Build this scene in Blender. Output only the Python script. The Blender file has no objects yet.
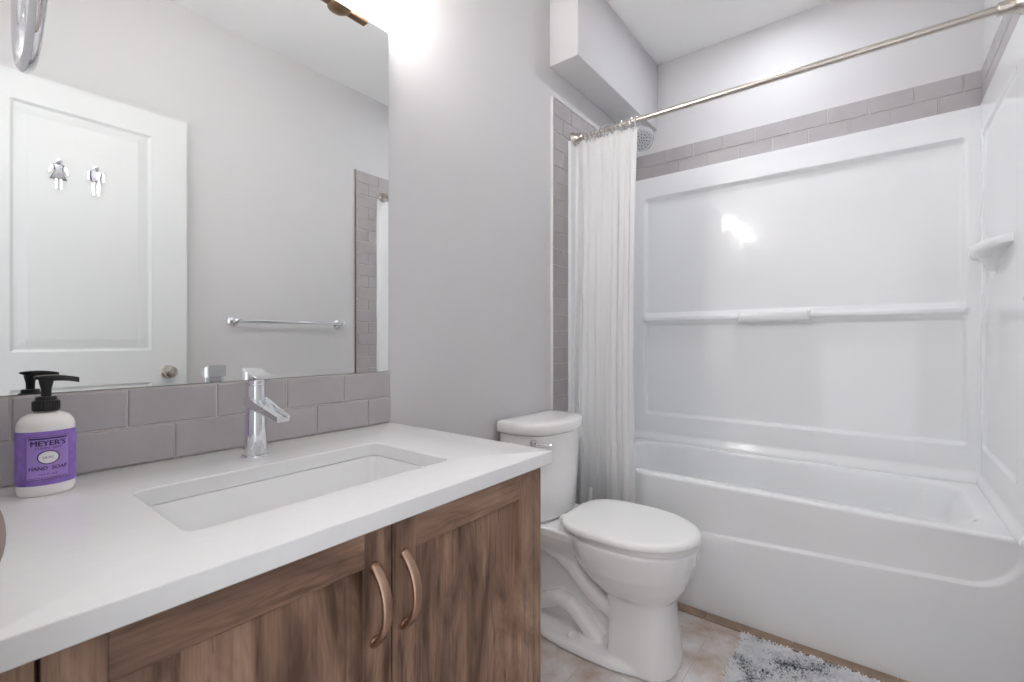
import bpy, bmesh, math, random
from mathutils import Vector, Matrix
random.seed(7)
PI = math.pi
scene = bpy.context.scene
COL = scene.collection

# ------------------------------------------------------------------ camera, world, lights, exposure
F_PX, YAW, CAM_H = 464.6, math.radians(38.02), 1.124
cd = bpy.data.cameras.new('camera')
cd.sensor_width = 36.0
cd.lens = F_PX / 1024 * 36
cd.shift_y = -1.3 / 1024
cd.clip_start = 0.01
cam = bpy.data.objects.new('camera', cd)
cam.location = (0, 0, CAM_H)
cam.rotation_euler = (PI / 2, 0, YAW - PI / 2)
COL.objects.link(cam)
scene.camera = cam

W = bpy.data.worlds.new('world')
scene.world = W
W.use_nodes = True
W.node_tree.nodes['Background'].inputs[0].default_value = (0.93, 0.95, 1.0, 1)
W.node_tree.nodes['Background'].inputs[1].default_value = 0.62

VANITY_STRENGTH = 150.0
TUB_STRENGTH = 100.0
vs = scene.view_settings
vs.view_transform = 'Standard'
vs.look = 'None'
vs.gamma = 1.0
vs.use_curve_mapping = False
vs.exposure = 1.33
scene.cycles.use_denoising = True
scene.cycles.max_bounces = 10
scene.cycles.diffuse_bounces = 6
scene.cycles.glossy_bounces = 6
scene.cycles.sample_clamp_indirect = 6

# ------------------------------------------------------------------ room numbers
YN, YS, XE, XW, ZC = 1.184, -0.358, 2.74, 0.012, 2.775

# ------------------------------------------------------------------ materials
def new_mat(name):
    m = bpy.data.materials.new(name)
    m.use_nodes = True
    nt = m.node_tree
    return m, nt, nt.nodes['Principled BSDF']

def pbr(name, color, rough=0.5, metal=0.0, coat=0.0, noise=0.0, nscale=30, bump=0.0, bscale=80, spec=0.5):
    m, nt, b = new_mat(name)
    b.inputs['Base Color'].default_value = (*color, 1)
    b.inputs['Roughness'].default_value = rough
    b.inputs['Metallic'].default_value = metal
    b.inputs['Coat Weight'].default_value = coat
    b.inputs['Coat Roughness'].default_value = 0.05
    b.inputs['Specular IOR Level'].default_value = spec
    if noise > 0 or bump > 0:
        tc = nt.nodes.new('ShaderNodeTexCoord')
    if noise > 0:
        n = nt.nodes.new('ShaderNodeTexNoise')
        n.inputs['Scale'].default_value = nscale
        n.inputs['Detail'].default_value = 5
        r = nt.nodes.new('ShaderNodeValToRGB')
        r.color_ramp.elements[0].position = 0.3
        r.color_ramp.elements[1].position = 0.7
        r.color_ramp.elements[0].color = (*[c * (1 - noise) for c in color], 1)
        r.color_ramp.elements[1].color = (*[min(1, c * (1 + noise)) for c in color], 1)
        nt.links.new(tc.outputs['Object'], n.inputs['Vector'])
        nt.links.new(n.outputs['Fac'], r.inputs['Fac'])
        nt.links.new(r.outputs['Color'], b.inputs['Base Color'])
    if bump > 0:
        n2 = nt.nodes.new('ShaderNodeTexNoise')
        n2.inputs['Scale'].default_value = bscale
        n2.inputs['Detail'].default_value = 3
        bp = nt.nodes.new('ShaderNodeBump')
        bp.inputs['Strength'].default_value = bump
        bp.inputs['Distance'].default_value = 0.002
        nt.links.new(tc.outputs['Object'], n2.inputs['Vector'])
        nt.links.new(n2.outputs['Fac'], bp.inputs['Height'])
        nt.links.new(bp.outputs['Normal'], b.inputs['Normal'])
    return m

def srgb(r, g, b):
    f = lambda c: (c / 255 / 12.92) if c / 255 <= 0.04045 else ((c / 255 + 0.055) / 1.055) ** 2.4
    return (f(r), f(g), f(b))

def wood_mat(name, axis):
    """rustic brown wood, grain running along axis 'x' or 'z'"""
    m, nt, b = new_mat(name)
    N, L = nt.nodes, nt.links
    tc = N.new('ShaderNodeTexCoord')
    def mapped(sc_long, sc_cross):
        mp = N.new('ShaderNodeMapping')
        mp.inputs['Scale'].default_value = (sc_long, sc_cross, sc_cross) if axis == 'x' else (sc_cross, sc_cross, sc_long)
        L.new(tc.outputs['Object'], mp.inputs['Vector'])
        return mp
    def noise(mp, det, dist, scale=1.0):
        n = N.new('ShaderNodeTexNoise')
        n.inputs['Scale'].default_value = scale
        n.inputs['Detail'].default_value = det
        n.inputs['Roughness'].default_value = 0.62
        n.inputs['Distortion'].default_value = dist
        L.new(mp.outputs['Vector'], n.inputs['Vector'])
        return n
    broad = noise(mapped(2.6, 13), 4, 1.1)
    fine = noise(mapped(6, 210), 6, 0.3)
    streak = noise(mapped(3.2, 34), 3, 1.6)
    r1 = N.new('ShaderNodeValToRGB')
    e = r1.color_ramp.elements
    e[0].position, e[0].color = 0.34, (*srgb(94, 71, 57), 1)
    e[1].position, e[1].color = 0.66, (*srgb(172, 143, 122), 1)
    k = e.new(0.5); k.color = (*srgb(140, 111, 93), 1)
    L.new(broad.outputs['Fac'], r1.inputs['Fac'])
    r2 = N.new('ShaderNodeValToRGB')
    r2.color_ramp.elements[0].position, r2.color_ramp.elements[0].color = 0.3, (0.76, 0.745, 0.73, 1)
    r2.color_ramp.elements[1].position, r2.color_ramp.elements[1].color = 0.65, (1.08, 1.07, 1.06, 1)
    L.new(fine.outputs['Fac'], r2.inputs['Fac'])
    r3 = N.new('ShaderNodeValToRGB')
    r3.color_ramp.elements[0].position, r3.color_ramp.elements[0].color = 0.30, (0.50, 0.46, 0.44, 1)
    r3.color_ramp.elements[1].position, r3.color_ramp.elements[1].color = 0.44, (1, 1, 1, 1)
    L.new(streak.outputs['Fac'], r3.inputs['Fac'])
    def mul(a, c):
        mx = N.new('ShaderNodeMix'); mx.data_type = 'RGBA'; mx.blend_type = 'MULTIPLY'
        mx.inputs['Factor'].default_value = 1.0
        L.new(a, mx.inputs[6]); L.new(c, mx.inputs[7])
        return mx.outputs[2]
    L.new(mul(mul(r1.outputs['Color'], r2.outputs['Color']), r3.outputs['Color']), b.inputs['Base Color'])
    b.inputs['Roughness'].default_value = 0.5
    b.inputs['Specular IOR Level'].default_value = 0.35
    bp = N.new('ShaderNodeBump'); bp.inputs['Strength'].default_value = 0.25; bp.inputs['Distance'].default_value = 0.001
    L.new(fine.outputs['Fac'], bp.inputs['Height']); L.new(bp.outputs['Normal'], b.inputs['Normal'])
    return m

def floor_mat():
    m, nt, b = new_mat('floor stone tile')
    N, L = nt.nodes, nt.links
    tc = N.new('ShaderNodeTexCoord')
    br = N.new('ShaderNodeTexBrick')
    br.offset = 0.5
    br.inputs['Scale'].default_value = 1.0
    br.inputs['Mortar Size'].default_value = 0.0014
    br.inputs['Brick Width'].default_value = 0.6
    br.inputs['Row Height'].default_value = 0.3
    br.inputs['Color1'].default_value = (0, 0, 0, 1)
    br.inputs['Color2'].default_value = (0, 0, 0, 1)
    br.inputs['Mortar'].default_value = (1, 1, 1, 1)
    mp = N.new('ShaderNodeMapping'); mp.inputs['Location'].default_value = (0.05, 0.1, 0)
    L.new(tc.outputs['Object'], mp.inputs['Vector']); L.new(mp.outputs['Vector'], br.inputs['Vector'])
    n = N.new('ShaderNodeTexNoise'); n.inputs['Scale'].default_value = 5.5; n.inputs['Detail'].default_value = 8; n.inputs['Roughness'].default_value = 0.62
    n.inputs['Distortion'].default_value = 0.15
    mq = N.new('ShaderNodeMapping'); mq.inputs['Location'].default_value = (0.62, 0.31, 0.4)
    L.new(tc.outputs['Object'], mq.inputs['Vector']); L.new(mq.outputs['Vector'], n.inputs['Vector'])
    r = N.new('ShaderNodeValToRGB')
    r.color_ramp.elements[0].position, r.color_ramp.elements[0].color = 0.33, (*srgb(180, 157, 139), 1)
    r.color_ramp.elements[1].position, r.color_ramp.elements[1].color = 0.68, (*srgb(238, 238, 240), 1)
    L.new(n.outputs['Fac'], r.inputs['Fac'])
    mx = N.new('ShaderNodeMix'); mx.data_type = 'RGBA'
    L.new(br.outputs['Fac'], mx.inputs['Factor']); L.new(r.outputs['Color'], mx.inputs[6])
    mx.inputs[7].default_value = (*srgb(196, 184, 174), 1)
    L.new(mx.outputs[2], b.inputs['Base Color'])
    b.inputs['Roughness'].default_value = 0.36
    bp = N.new('ShaderNodeBump'); bp.inputs['Strength'].default_value = 0.4; bp.inputs['Distance'].default_value = 0.002; bp.invert = True
    L.new(br.outputs['Fac'], bp.inputs['Height']); L.new(bp.outputs['Normal'], b.inputs['Normal'])
    return m

def mat_pile():
    m, nt, b = new_mat('shaggy mat yarn')
    N, L = nt.nodes, nt.links
    tc = N.new('ShaderNodeTexCoord')
    n = N.new('ShaderNodeTexNoise'); n.inputs['Scale'].default_value = 7.5; n.inputs['Detail'].default_value = 3
    n2 = N.new('ShaderNodeTexNoise'); n2.inputs['Scale'].default_value = 130; n2.inputs['Detail'].default_value = 2
    L.new(tc.outputs['Object'], n.inputs['Vector']); L.new(tc.outputs['Object'], n2.inputs['Vector'])
    ad = N.new('ShaderNodeMath'); ad.operation = 'MULTIPLY_ADD'; ad.inputs[1].default_value = 0.55
    L.new(n2.outputs['Fac'], ad.inputs[0]); L.new(n.outputs['Fac'], ad.inputs[2])
    r = N.new('ShaderNodeValToRGB')
    e = r.color_ramp.elements
    e[0].position, e[0].color = 0.60, (*srgb(70, 72, 78), 1)
    e[1].position, e[1].color = 0.715, (*srgb(254, 254, 255), 1)
    k = e.new(0.67); k.color = (*srgb(190, 194, 198), 1)
    L.new(ad.outputs[0], r.inputs['Fac']); L.new(r.outputs['Color'], b.inputs['Base Color'])
    b.inputs['Roughness'].default_value = 0.85
    t = N.new('ShaderNodeBsdfTranslucent'); L.new(r.outputs['Color'], t.inputs['Color'])
    mx = N.new('ShaderNodeMixShader'); mx.inputs[0].default_value = 0.5
    L.new(b.outputs[0], mx.inputs[1]); L.new(t.outputs[0], mx.inputs[2])
    L.new(mx.outputs[0], N['Material Output'].inputs['Surface'])
    return m

def curtain_mat():
    m, nt, b = new_mat('white curtain fabric')
    N, L = nt.nodes, nt.links
    b.inputs['Base Color'].default_value = (0.92, 0.92, 0.92, 1)
    b.inputs['Roughness'].default_value = 0.6
    t = N.new('ShaderNodeBsdfTranslucent'); t.inputs['Color'].default_value = (0.92, 0.92, 0.92, 1)
    mx = N.new('ShaderNodeMixShader'); mx.inputs[0].default_value = 0.3
    L.new(b.outputs[0], mx.inputs[1]); L.new(t.outputs[0], mx.inputs[2])
    L.new(mx.outputs[0], N['Material Output'].inputs['Surface'])
    return m

def emit(name, color, strength):
    m, nt, b = new_mat(name)
    b.inputs['Base Color'].default_value = (0.9, 0.9, 0.9, 1)
    b.inputs['Emission Color'].default_value = (*color, 1)
    b.inputs['Emission Strength'].default_value = strength
    return m

def glass_mat():
    m, nt, b = new_mat('lightly frosted glass')
    N, L = nt.nodes, nt.links
    b.inputs['Base Color'].default_value = (0.95, 0.95, 0.95, 1); b.inputs['Roughness'].default_value = 0.15
    t = N.new('ShaderNodeBsdfTransparent'); tl = N.new('ShaderNodeBsdfTranslucent'); tl.inputs['Color'].default_value = (0.95, 0.95, 0.95, 1)
    m1 = N.new('ShaderNodeMixShader'); m1.inputs[0].default_value = 0.5
    L.new(b.outputs[0], m1.inputs[1]); L.new(tl.outputs[0], m1.inputs[2])
    m2 = N.new('ShaderNodeMixShader'); m2.inputs[0].default_value = 0.72
    L.new(m1.outputs[0], m2.inputs[1]); L.new(t.outputs[0], m2.inputs[2])
    L.new(m2.outputs[0], N['Material Output'].inputs['Surface'])
    return m

M = dict(
    paint=pbr('greige wall paint', srgb(209, 208, 209), 0.62, bump=0.05, bscale=260),
    ceil=pbr('white ceiling paint', srgb(244, 244, 244), 0.8, bump=0.25, bscale=190),
    trim=pbr('white trim paint', srgb(232, 232, 231), 0.35),
    door=pbr('white door paint', srgb(216, 218, 218), 0.4),
    floor=floor_mat(),
    strip=pbr('brown stone strip', srgb(158, 134, 114), 0.45, noise=0.16, nscale=26),
    quartz=pbr('white quartz', srgb(233, 233, 233), 0.22, noise=0.012, nscale=60),
    porcelain=pbr('white porcelain', srgb(245, 245, 245), 0.08, coat=0.5),
    acrylic=pbr('white gel coat', srgb(241, 242, 243), 0.06),
    tile=pbr('grey glazed tile', srgb(175, 171, 172), 0.22, noise=0.05, nscale=9, bump=0.5, bscale=22),
    grout=pbr('pale grout', srgb(212, 206, 202), 0.85),
    chrome=pbr('polished chrome', (0.84, 0.85, 0.87), 0.06, 1.0),
    chrome_dark_reflection=pbr('dark polished metal', (0.10, 0.10, 0.11), 0.12, 1.0),  # door figures' dress and shirt: dark reflection in the chrome, put into the colour
    nickel=pbr('brushed nickel', (0.62, 0.57, 0.52), 0.25, 1.0),
    strike=pbr('satin nickel plate', (0.30, 0.25, 0.22), 0.4, 1.0),
    bronze=pbr('brushed bronze', srgb(178, 148, 128), 0.28, 1.0),
    fixture=pbr('warm brushed metal', srgb(150, 122, 96), 0.3, 1.0),
    mirror=pbr('silvered mirror', (0.88, 0.895, 0.89), 0.0, 1.0),
    glassedge=pbr('polished glass edge', srgb(150, 165, 160), 0.1),
    black=pbr('black plastic', (0.008, 0.007, 0.007), 0.3),
    bottle=pbr('milky clear plastic', srgb(242, 239, 236), 0.18, coat=0.2),
    label=pbr('purple label', srgb(140, 108, 190), 0.45, noise=0.16, nscale=90),
    labelpanel=pbr('lilac label panel', srgb(164, 134, 208), 0.45),
    ink=pbr('dark purple ink', srgb(58, 30, 92), 0.5),
    white=pbr('white print', srgb(238, 236, 240), 0.5),
    plastic=pbr('white plastic', srgb(247, 247, 246), 0.3),
    dark=pbr('dark gap', (0.02, 0.017, 0.015), 0.8),
    rubber=pbr('dark grey rubber', srgb(60, 62, 66), 0.6),
    face=pbr('grey spray face', srgb(196, 198, 202), 0.35),
    woodx=wood_mat('rustic brown wood, grain across', 'x'),
    woodz=wood_mat('rustic brown wood, grain upright', 'z'),
    pile=mat_pile(),
    backing=pbr('mat backing', srgb(236, 236, 236), 0.9),
    curtain=curtain_mat(),
    shade=glass_mat(),
    bulb=emit('lit bulb', (1.0, 0.975, 0.95), VANITY_STRENGTH),
    lens=emit('lit ceiling lens', (0.92, 0.95, 1.0), TUB_STRENGTH),
)

# ------------------------------------------------------------------ helpers
def tag(o, label=None, cat=None, group=None, kind=None):
    if label: o['label'] = label
    if cat: o['category'] = cat
    if group: o['group'] = group
    if kind: o['kind'] = kind
    return o

def thing(name, loc, label, cat, group=None):
    o = bpy.data.objects.new(name, None)
    o.empty_display_size = 0.05
    o.location = loc
    COL.objects.link(o)
    return tag(o, label, cat, group)

def root_of(o):
    while o.parent: o = o.parent
    return o

def obj(name, bm, mats, parent=None, origin=None, smooth=False, angle=35):
    """bm in world coordinates -> ONE mesh object"""
    org = Vector(root_of(parent).location) if parent else Vector(origin if origin else (0, 0, 0))
    bmesh.ops.translate(bm, verts=bm.verts, vec=-org)
    bmesh.ops.recalc_face_normals(bm, faces=bm.faces)
    me = bpy.data.meshes.new(name)
    bm.to_mesh(me); bm.free()
    for m in (mats if isinstance(mats, (list, tuple)) else [mats]): me.materials.append(M[m])
    if smooth:
        for p in me.polygons: p.use_smooth = True
        me.set_sharp_from_angle(angle=math.radians(angle))
    o = bpy.data.objects.new(name, me)
    COL.objects.link(o)
    if parent: o.parent = parent
    else: o.location = org
    return o

def B(): return bmesh.new()

def setmat(faces, mi):
    for f in faces: f.material_index = mi

def box(bm, x0, x1, y0, y1, z0, z1, bev=0.0, mat=0, seg=2):
    r = bmesh.ops.create_cube(bm, size=1)
    vs_ = r['verts']
    for v in vs_:
        v.co = Vector(((x0 + x1) / 2 + v.co.x * (x1 - x0), (y0 + y1) / 2 + v.co.y * (y1 - y0), (z0 + z1) / 2 + v.co.z * (z1 - z0)))
    fs = set(f for v in vs_ for f in v.link_faces)
    setmat(fs, mat)
    if bev > 0:
        es = list(set(e for v in vs_ for e in v.link_edges))
        bmesh.ops.bevel(bm, geom=es, offset=bev, segments=seg, affect='EDGES', profile=0.5, material=-1)

def ring_faces(bm, rings, close=True, cap0=False, cap1=False, mat=0):
    """rings: lists of vectors, equal length"""
    vr = [[bm.verts.new(p) for p in r] for r in rings]
    n = len(vr[0])
    for a, b in zip(vr[:-1], vr[1:]):
        for i in range(n if close else n - 1):
            j = (i + 1) % n
            f = bm.faces.new((a[i], a[j], b[j], b[i])); f.material_index = mat
    if cap0:
        f = bm.faces.new(vr[0][::-1]); f.material_index = mat
    if cap1:
        f = bm.faces.new(vr[-1]); f.material_index = mat
    return vr

def frame_axes(t, ref=None):
    t = t.normalized()
    ref = ref or (Vector((0, 0, 1)) if abs(t.z) < 0.9 else Vector((1, 0, 0)))
    a = t.cross(ref).normalized()
    return a, a.cross(t).normalized()

def tube(bm, pts, rad, seg=12, cap=True, mat=0, ell=None, ref=None, closed=False):
    pts = [Vector(p) for p in pts]
    n = len(pts)
    rings = []
    a = None
    for i, p in enumerate(pts):
        if closed: t = pts[(i + 1) % n] - pts[i - 1]
        else: t = pts[min(i + 1, n - 1)] - pts[max(i - 1, 0)]
        t = t.normalized()
        if ref is not None:
            a, b = frame_axes(t, Vector(ref))
        elif a is None:
            a, b = frame_axes(t)
        else:
            a = (a - t * a.dot(t)).normalized(); b = a.cross(t).normalized()
        r = rad[i] if isinstance(rad, (list, tuple)) else rad
        ea, eb = ell if ell else (1, 1)
        rings.append([p + a * (r * ea * math.cos(2 * PI * k / seg)) + b * (r * eb * math.sin(2 * PI * k / seg)) for k in range(seg)])
    if closed:
        rings.append(rings[0])
        vr = [[bm.verts.new(q) for q in r] for r in rings[:-1]]
        for i in range(n):
            A, Bq = vr[i], vr[(i + 1) % n]
            for k in range(seg):
                f = bm.faces.new((A[k], A[(k + 1) % seg], Bq[(k + 1) % seg], Bq[k])); f.material_index = mat
    else:
        ring_faces(bm, rings, True, cap, cap, mat)

def lathe(bm, prof, c, axis=(0, 0, 1), seg=32, mat=0, cap=True, sx=1.0, sy=1.0):
    """prof: list of (r, h) along axis from c"""
    c = Vector(c); ax = Vector(axis).normalized()
    a, b = frame_axes(ax)
    if axis == (0, 0, 1): a, b = Vector((1, 0, 0)), Vector((0, 1, 0))
    rings = [[c + ax * h + a * (max(r, 1e-4) * sx * math.cos(2 * PI * k / seg)) + b * (max(r, 1e-4) * sy * math.sin(2 * PI * k / seg)) for k in range(seg)] for r, h in prof]
    ring_faces(bm, rings, True, cap, cap, mat)

def rrect(cx, cy, hx, hy, r, n=8):
    """rounded rectangle points, CCW"""
    out = []
    for qx, qy, a0 in ((1, 1, 0), (-1, 1, 90), (-1, -1, 180), (1, -1, 270)):
        for k in range(n + 1):
            a = math.radians(a0 + 90 * k / n)
            out.append((cx + qx * (hx - r) + r * math.cos(a), cy + qy * (hy - r) + r * math.sin(a)))
    return out

def sstep(a, b, x):
    t = min(1, max(0, (x - a) / (b - a)))
    return t * t * (3 - 2 * t)

def sd_rrect(u, v, u0, u1, v0, v1, r):
    """signed distance to a rounded rectangle (negative inside)"""
    cu, cv = (u0 + u1) / 2, (v0 + v1) / 2
    qu, qv = abs(u - cu) - (u1 - u0) / 2 + r, abs(v - cv) - (v1 - v0) / 2 + r
    return math.hypot(max(qu, 0), max(qv, 0)) + min(max(qu, qv), 0) - r

def lin(a, b, step):
    n = max(1, round(abs(b - a) / step))
    return [a + (b - a) * i / n for i in range(n + 1)]

def refine(vals, edges, w, step):
    s = set(round(v, 5) for v in vals)
    for e in edges:
        for q in lin(e - w, e + w, step): s.add(round(q, 5))
    lo, hi = min(vals), max(vals)
    s = sorted(v for v in s if lo <= v <= hi)
    out = [s[0]]
    for v in s[1:]:
        if v - out[-1] > 0.0007: out.append(v)
    out[-1] = hi
    return out

def relief(bm, us, vs_, fn, back=None, mat=0):
    """grid surface fn(u,v)->Vector; optionally closed to a back surface back(u,v)"""
    g = [[bm.verts.new(fn(u, v)) for v in vs_] for u in us]
    nu, nv = len(us), len(vs_)
    for i in range(nu - 1):
        for j in range(nv - 1):
            f = bm.faces.new((g[i][j], g[i + 1][j], g[i + 1][j + 1], g[i][j + 1])); f.material_index = mat
    if back:
        loop = [(i, 0) for i in range(nu)] + [(nu - 1, j) for j in range(1, nv)] + [(i, nv - 1) for i in range(nu - 2, -1, -1)] + [(0, j) for j in range(nv - 2, 0, -1)]
        bk = [bm.verts.new(back(us[i], vs_[j])) for i, j in loop]
        m = len(loop)
        for k in range(m):
            i, j = loop[k]; i2, j2 = loop[(k + 1) % m]
            bm.faces.new((g[i][j], bk[k], bk[(k + 1) % m], g[i2][j2])).material_index = mat
        bm.faces.new(bk).material_index = mat

def struct(name, bm, mats, label=None, smooth=False):
    o = obj(name, bm, mats, smooth=smooth)
    tag(o, label, kind='structure')
    return o

# ------------------------------------------------------------------ room shell
b = B(); box(b, -1.3, XE + 0.1, YS - 0.1, YN + 0.1, -0.08, 0.0)
struct('floor', b, 'floor')
b = B(); box(b, -0.1, XE + 0.1, YS - 0.1, YN + 0.1, ZC, ZC + 0.08)
struct('ceiling', b, 'ceil')
b = B(); box(b, -0.1, XE + 0.1, YN, YN + 0.1, 0, ZC)
struct('wall_north', b, 'paint')
b = B(); box(b, -0.1, XE + 0.1, YS - 0.1, YS, 0, ZC)
struct('wall_south', b, 'paint')
b = B(); box(b, XE, XE + 0.1, YS, YN, 0, ZC)
struct('wall_east', b, 'paint')
b = B()                                       # doorway wall the camera stands in
box(b, -0.1, XW, 0.435, YN, 0, ZC)
box(b, -0.1, XW, YS, -0.30, 0, ZC)
box(b, -0.1, XW, -0.30, 0.435, 2.20, ZC)
struct('wall_west', b, 'paint')
b = B(); box(b, 1.79, XE, 1.03, YN, 2.379, ZC, bev=0.008)
struct('wall_bulkhead', b, 'paint', 'boxed bulkhead under the ceiling above the shower head', smooth=True)

# doorway lining, casing and its strike plate
b = B()
box(b, -0.102, XW + 0.002, 0.418, 0.435, 0, 2.2)
box(b, -0.102, XW + 0.002, -0.30, -0.29, 0, 2.2)
box(b, -0.102, XW + 0.002, -0.29, 0.418, 2.185, 2.2)
box(b, XW, 0.026, 0.423, 0.487, 0, 2.255, bev=0.003)
box(b, XW, 0.026, -0.345, 0.423, 2.192, 2.255, bev=0.003)
tr = struct('trim_1', b, 'trim', 'white door casing around the doorway')
b = B()
prof = []
for k in range(17):
    a = -PI / 2 + PI * k / 16
    prof.append((0.0145 + 0.0185 * math.cos(a) ** 0.8 if k not in (0, 16) else 0.0145, 1.006 + 0.029 * math.sin(a)))
ring_faces(b, [[Vector((x, 0.4145, z)) for x, z in prof], [Vector((x, 0.4175, z)) for x, z in prof]], True, True, True)
obj('strike_plate', b, 'strike', tr, smooth=True)

# baseboards
b = B(); box(b, 0.90, 1.80, YN - 0.012, YN, 0, 0.09, bev=0.003)
struct('baseboard_north', b, 'trim')
b = B(); box(b, 0.03, 1.775, YS, YS + 0.012, 0, 0.09, bev=0.003)
struct('baseboard_south', b, 'trim')

# ------------------------------------------------------------------ glazed tile fields (one mesh each)
def tiles(bm, P, u0, u1, v0, v1, off, tw=0.1595, th=0.0772, g=0.003, flip=0):
    """P(u,v,h)->point; brick bond tiles over the field, offset from u=off; grout bed beneath"""
    q = [P(u0, v0, 0.006), P(u1, v0, 0.006), P(u1, v1, 0.006), P(u0, v1, 0.006)]
    w = [P(u0, v0, 0.0), P(u1, v0, 0.0), P(u1, v1, 0.0), P(u0, v1, 0.0)]
    ring_faces(bm, [w, q], True, True, True, 1)
    row, v = 0, v1
    while v > v0 + 0.004:
        lo = max(v0, v - th)
        s = off + (tw / 2 if (row + flip) % 2 else 0)
        k0 = math.floor((u0 - s) / tw) - 1
        for k in range(k0, k0 + int((u1 - u0) / tw) + 4):
            a, c = max(u0, s + k * tw), min(u1, s + (k + 1) * tw)
            if c - a < 0.006: continue
            a += g / 2; c -= g / 2; d, e = lo + g / 2, v - g / 2
            i = 0.0025
            h = 0.0098 + random.uniform(-0.0004, 0.0004)
            tl = [random.uniform(-0.0005, 0.0005) for _ in range(4)]
            r0 = [P(a, d, 0.005), P(c, d, 0.005), P(c, e, 0.005), P(a, e, 0.005)]
            r1 = [P(a, d, h - 0.0015), P(c, d, h - 0.0015), P(c, e, h - 0.0015), P(a, e, h - 0.0015)]
            r2 = [P(a + i, d + i, h + tl[0]), P(c - i, d + i, h + tl[1]), P(c - i, e - i, h + tl[2]), P(a + i, e - i, h + tl[3])]
            ring_faces(bm, [r0, r1, r2], True, False, True, 0)
        v -= th; row += 1

PN = lambda u, v, h: Vector((u, YN - h, v))
PS = lambda u, v, h: Vector((u, YS + h, v))
PE = lambda u, v, h: Vector((XE - h, u, v))
b = B(); tiles(b, PN, 0.016, 0.897, 0.871, 1.0255, 0.258 - 0.1595)
struct('trim_2', b, ['tile', 'grout'], 'two rows of taupe brick tile backsplash behind the countertop')
b = B(); tiles(b, PN, 1.808, 1.948, 0.0, 2.092, 1.82); tiles(b, PN, 1.808, XE - 0.012, 2.092, 2.25, 1.82)
t3 = struct('trim_3', b, ['tile', 'grout'], 'grey tile border on the mirror wall around the tub')
b = B(); box(b, 1.8035, 1.8085, YN - 0.012, YN, 0, 2.252); box(b, 1.8035, XE - 0.012, YN - 0.012, YN, 2.25, 2.2535)
obj('edge_trim', b, 'trim', t3)
b = B(); tiles(b, PS, 1.785, 1.948, 0.0, 2.092, 1.80); tiles(b, PS, 1.785, XE - 0.012, 2.092, 2.25, 1.80)
t4 = struct('trim_4', b, ['tile', 'grout'], 'grey tile border on the towel bar wall around the tub')
b = B(); box(b, 1.7805, 1.7855, YS, YS + 0.012, 0, 2.252)
obj('edge_trim', b, 'strike', t4)
b = B(); tiles(b, PE, YS + 0.0005, YN - 0.0005, 2.092, 2.25, -0.2960)
struct('trim_5', b, ['tile', 'grout'], 'two row grey tile strip above the long tub wall')
b = B()
y = YS
while y < YN - 0.01:
    y2 = min(YN, y + 0.3)
    box(b, 1.945, 1.996, y + 0.001, y2 - 0.001, 0, 0.007, bev=0.0015)
    y = y2
struct('trim_6', b, 'strip', 'brown stone strip along the foot of the tub')

# ------------------------------------------------------------------ open white door seen in the mirror
b = B()
DX0, DX1, DY, DZ1 = 0.082, 0.803, -0.272, 2.172
pans = [(0.218, 0.664, 1.075, 2.062), (0.218, 0.664, 0.21, 0.93)]
def door_d(x, z):
    h = 0.0
    for x0, x1, z0, z1 in pans:
        d = min(x - x0, x1 - x, z - z0, z1 - z)
        if d > 0:
            if d < 0.010: h = -0.009 * sstep(0, 0.010, d)
            elif d < 0.016: h = -0.009
            else: h = -0.009 + 0.006 * min(1, (d - 0.016) / 0.034)
    return h
us = refine(lin(DX0, DX1, 0.06), [p[0] + q for p in pans for q in (0.0, 0.005, 0.01, 0.016, 0.05)] + [p[1] - q for p in pans for q in (0.0, 0.005, 0.01, 0.016, 0.05)], 0.0001, 0.0001)
vv = refine(lin(0.012, DZ1, 0.09), [p[2] + q for p in pans for q in (0.0, 0.005, 0.01, 0.016, 0.05)] + [p[3] - q for p in pans for q in (0.0, 0.005, 0.01, 0.016, 0.05)], 0.0001, 0.0001)
relief(b, us, vv, lambda x, z: Vector((x, DY + door_d(x, z), z)), lambda x, z: Vector((x, DY - 0.035, z)))
door = struct('door_1', b, 'door', 'white two panel door standing open against the wall')
b = B()
kc = (0.726, DY, 0.973)
lathe(b, [(0.0, 0), (0.032, 0), (0.032, 0.004), (0.028, 0.009), (0.014, 0.012), (0.012, 0.022), (0.018, 0.030), (0.026, 0.038), (0.0275, 0.047), (0.024, 0.056), (0.014, 0.059), (0.012, 0.0575), (0.010, 0.0575), (0.0085, 0.062), (0.0, 0.062)], kc, (0, 1, 0), 32)
obj('door_knob', b, 'nickel', door, smooth=True)
b = B()
for z in (0.25, 1.1, 1.95):
    tube(b, [(0.072, DY - 0.004, z - 0.045), (0.072, DY - 0.004, z + 0.045)], 0.007, 10)
    box(b, 0.028, 0.082, DY - 0.008, DY - 0.005, z - 0.044, z + 0.044)
obj('hinge', b, 'nickel', door, smooth=True)

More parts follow.
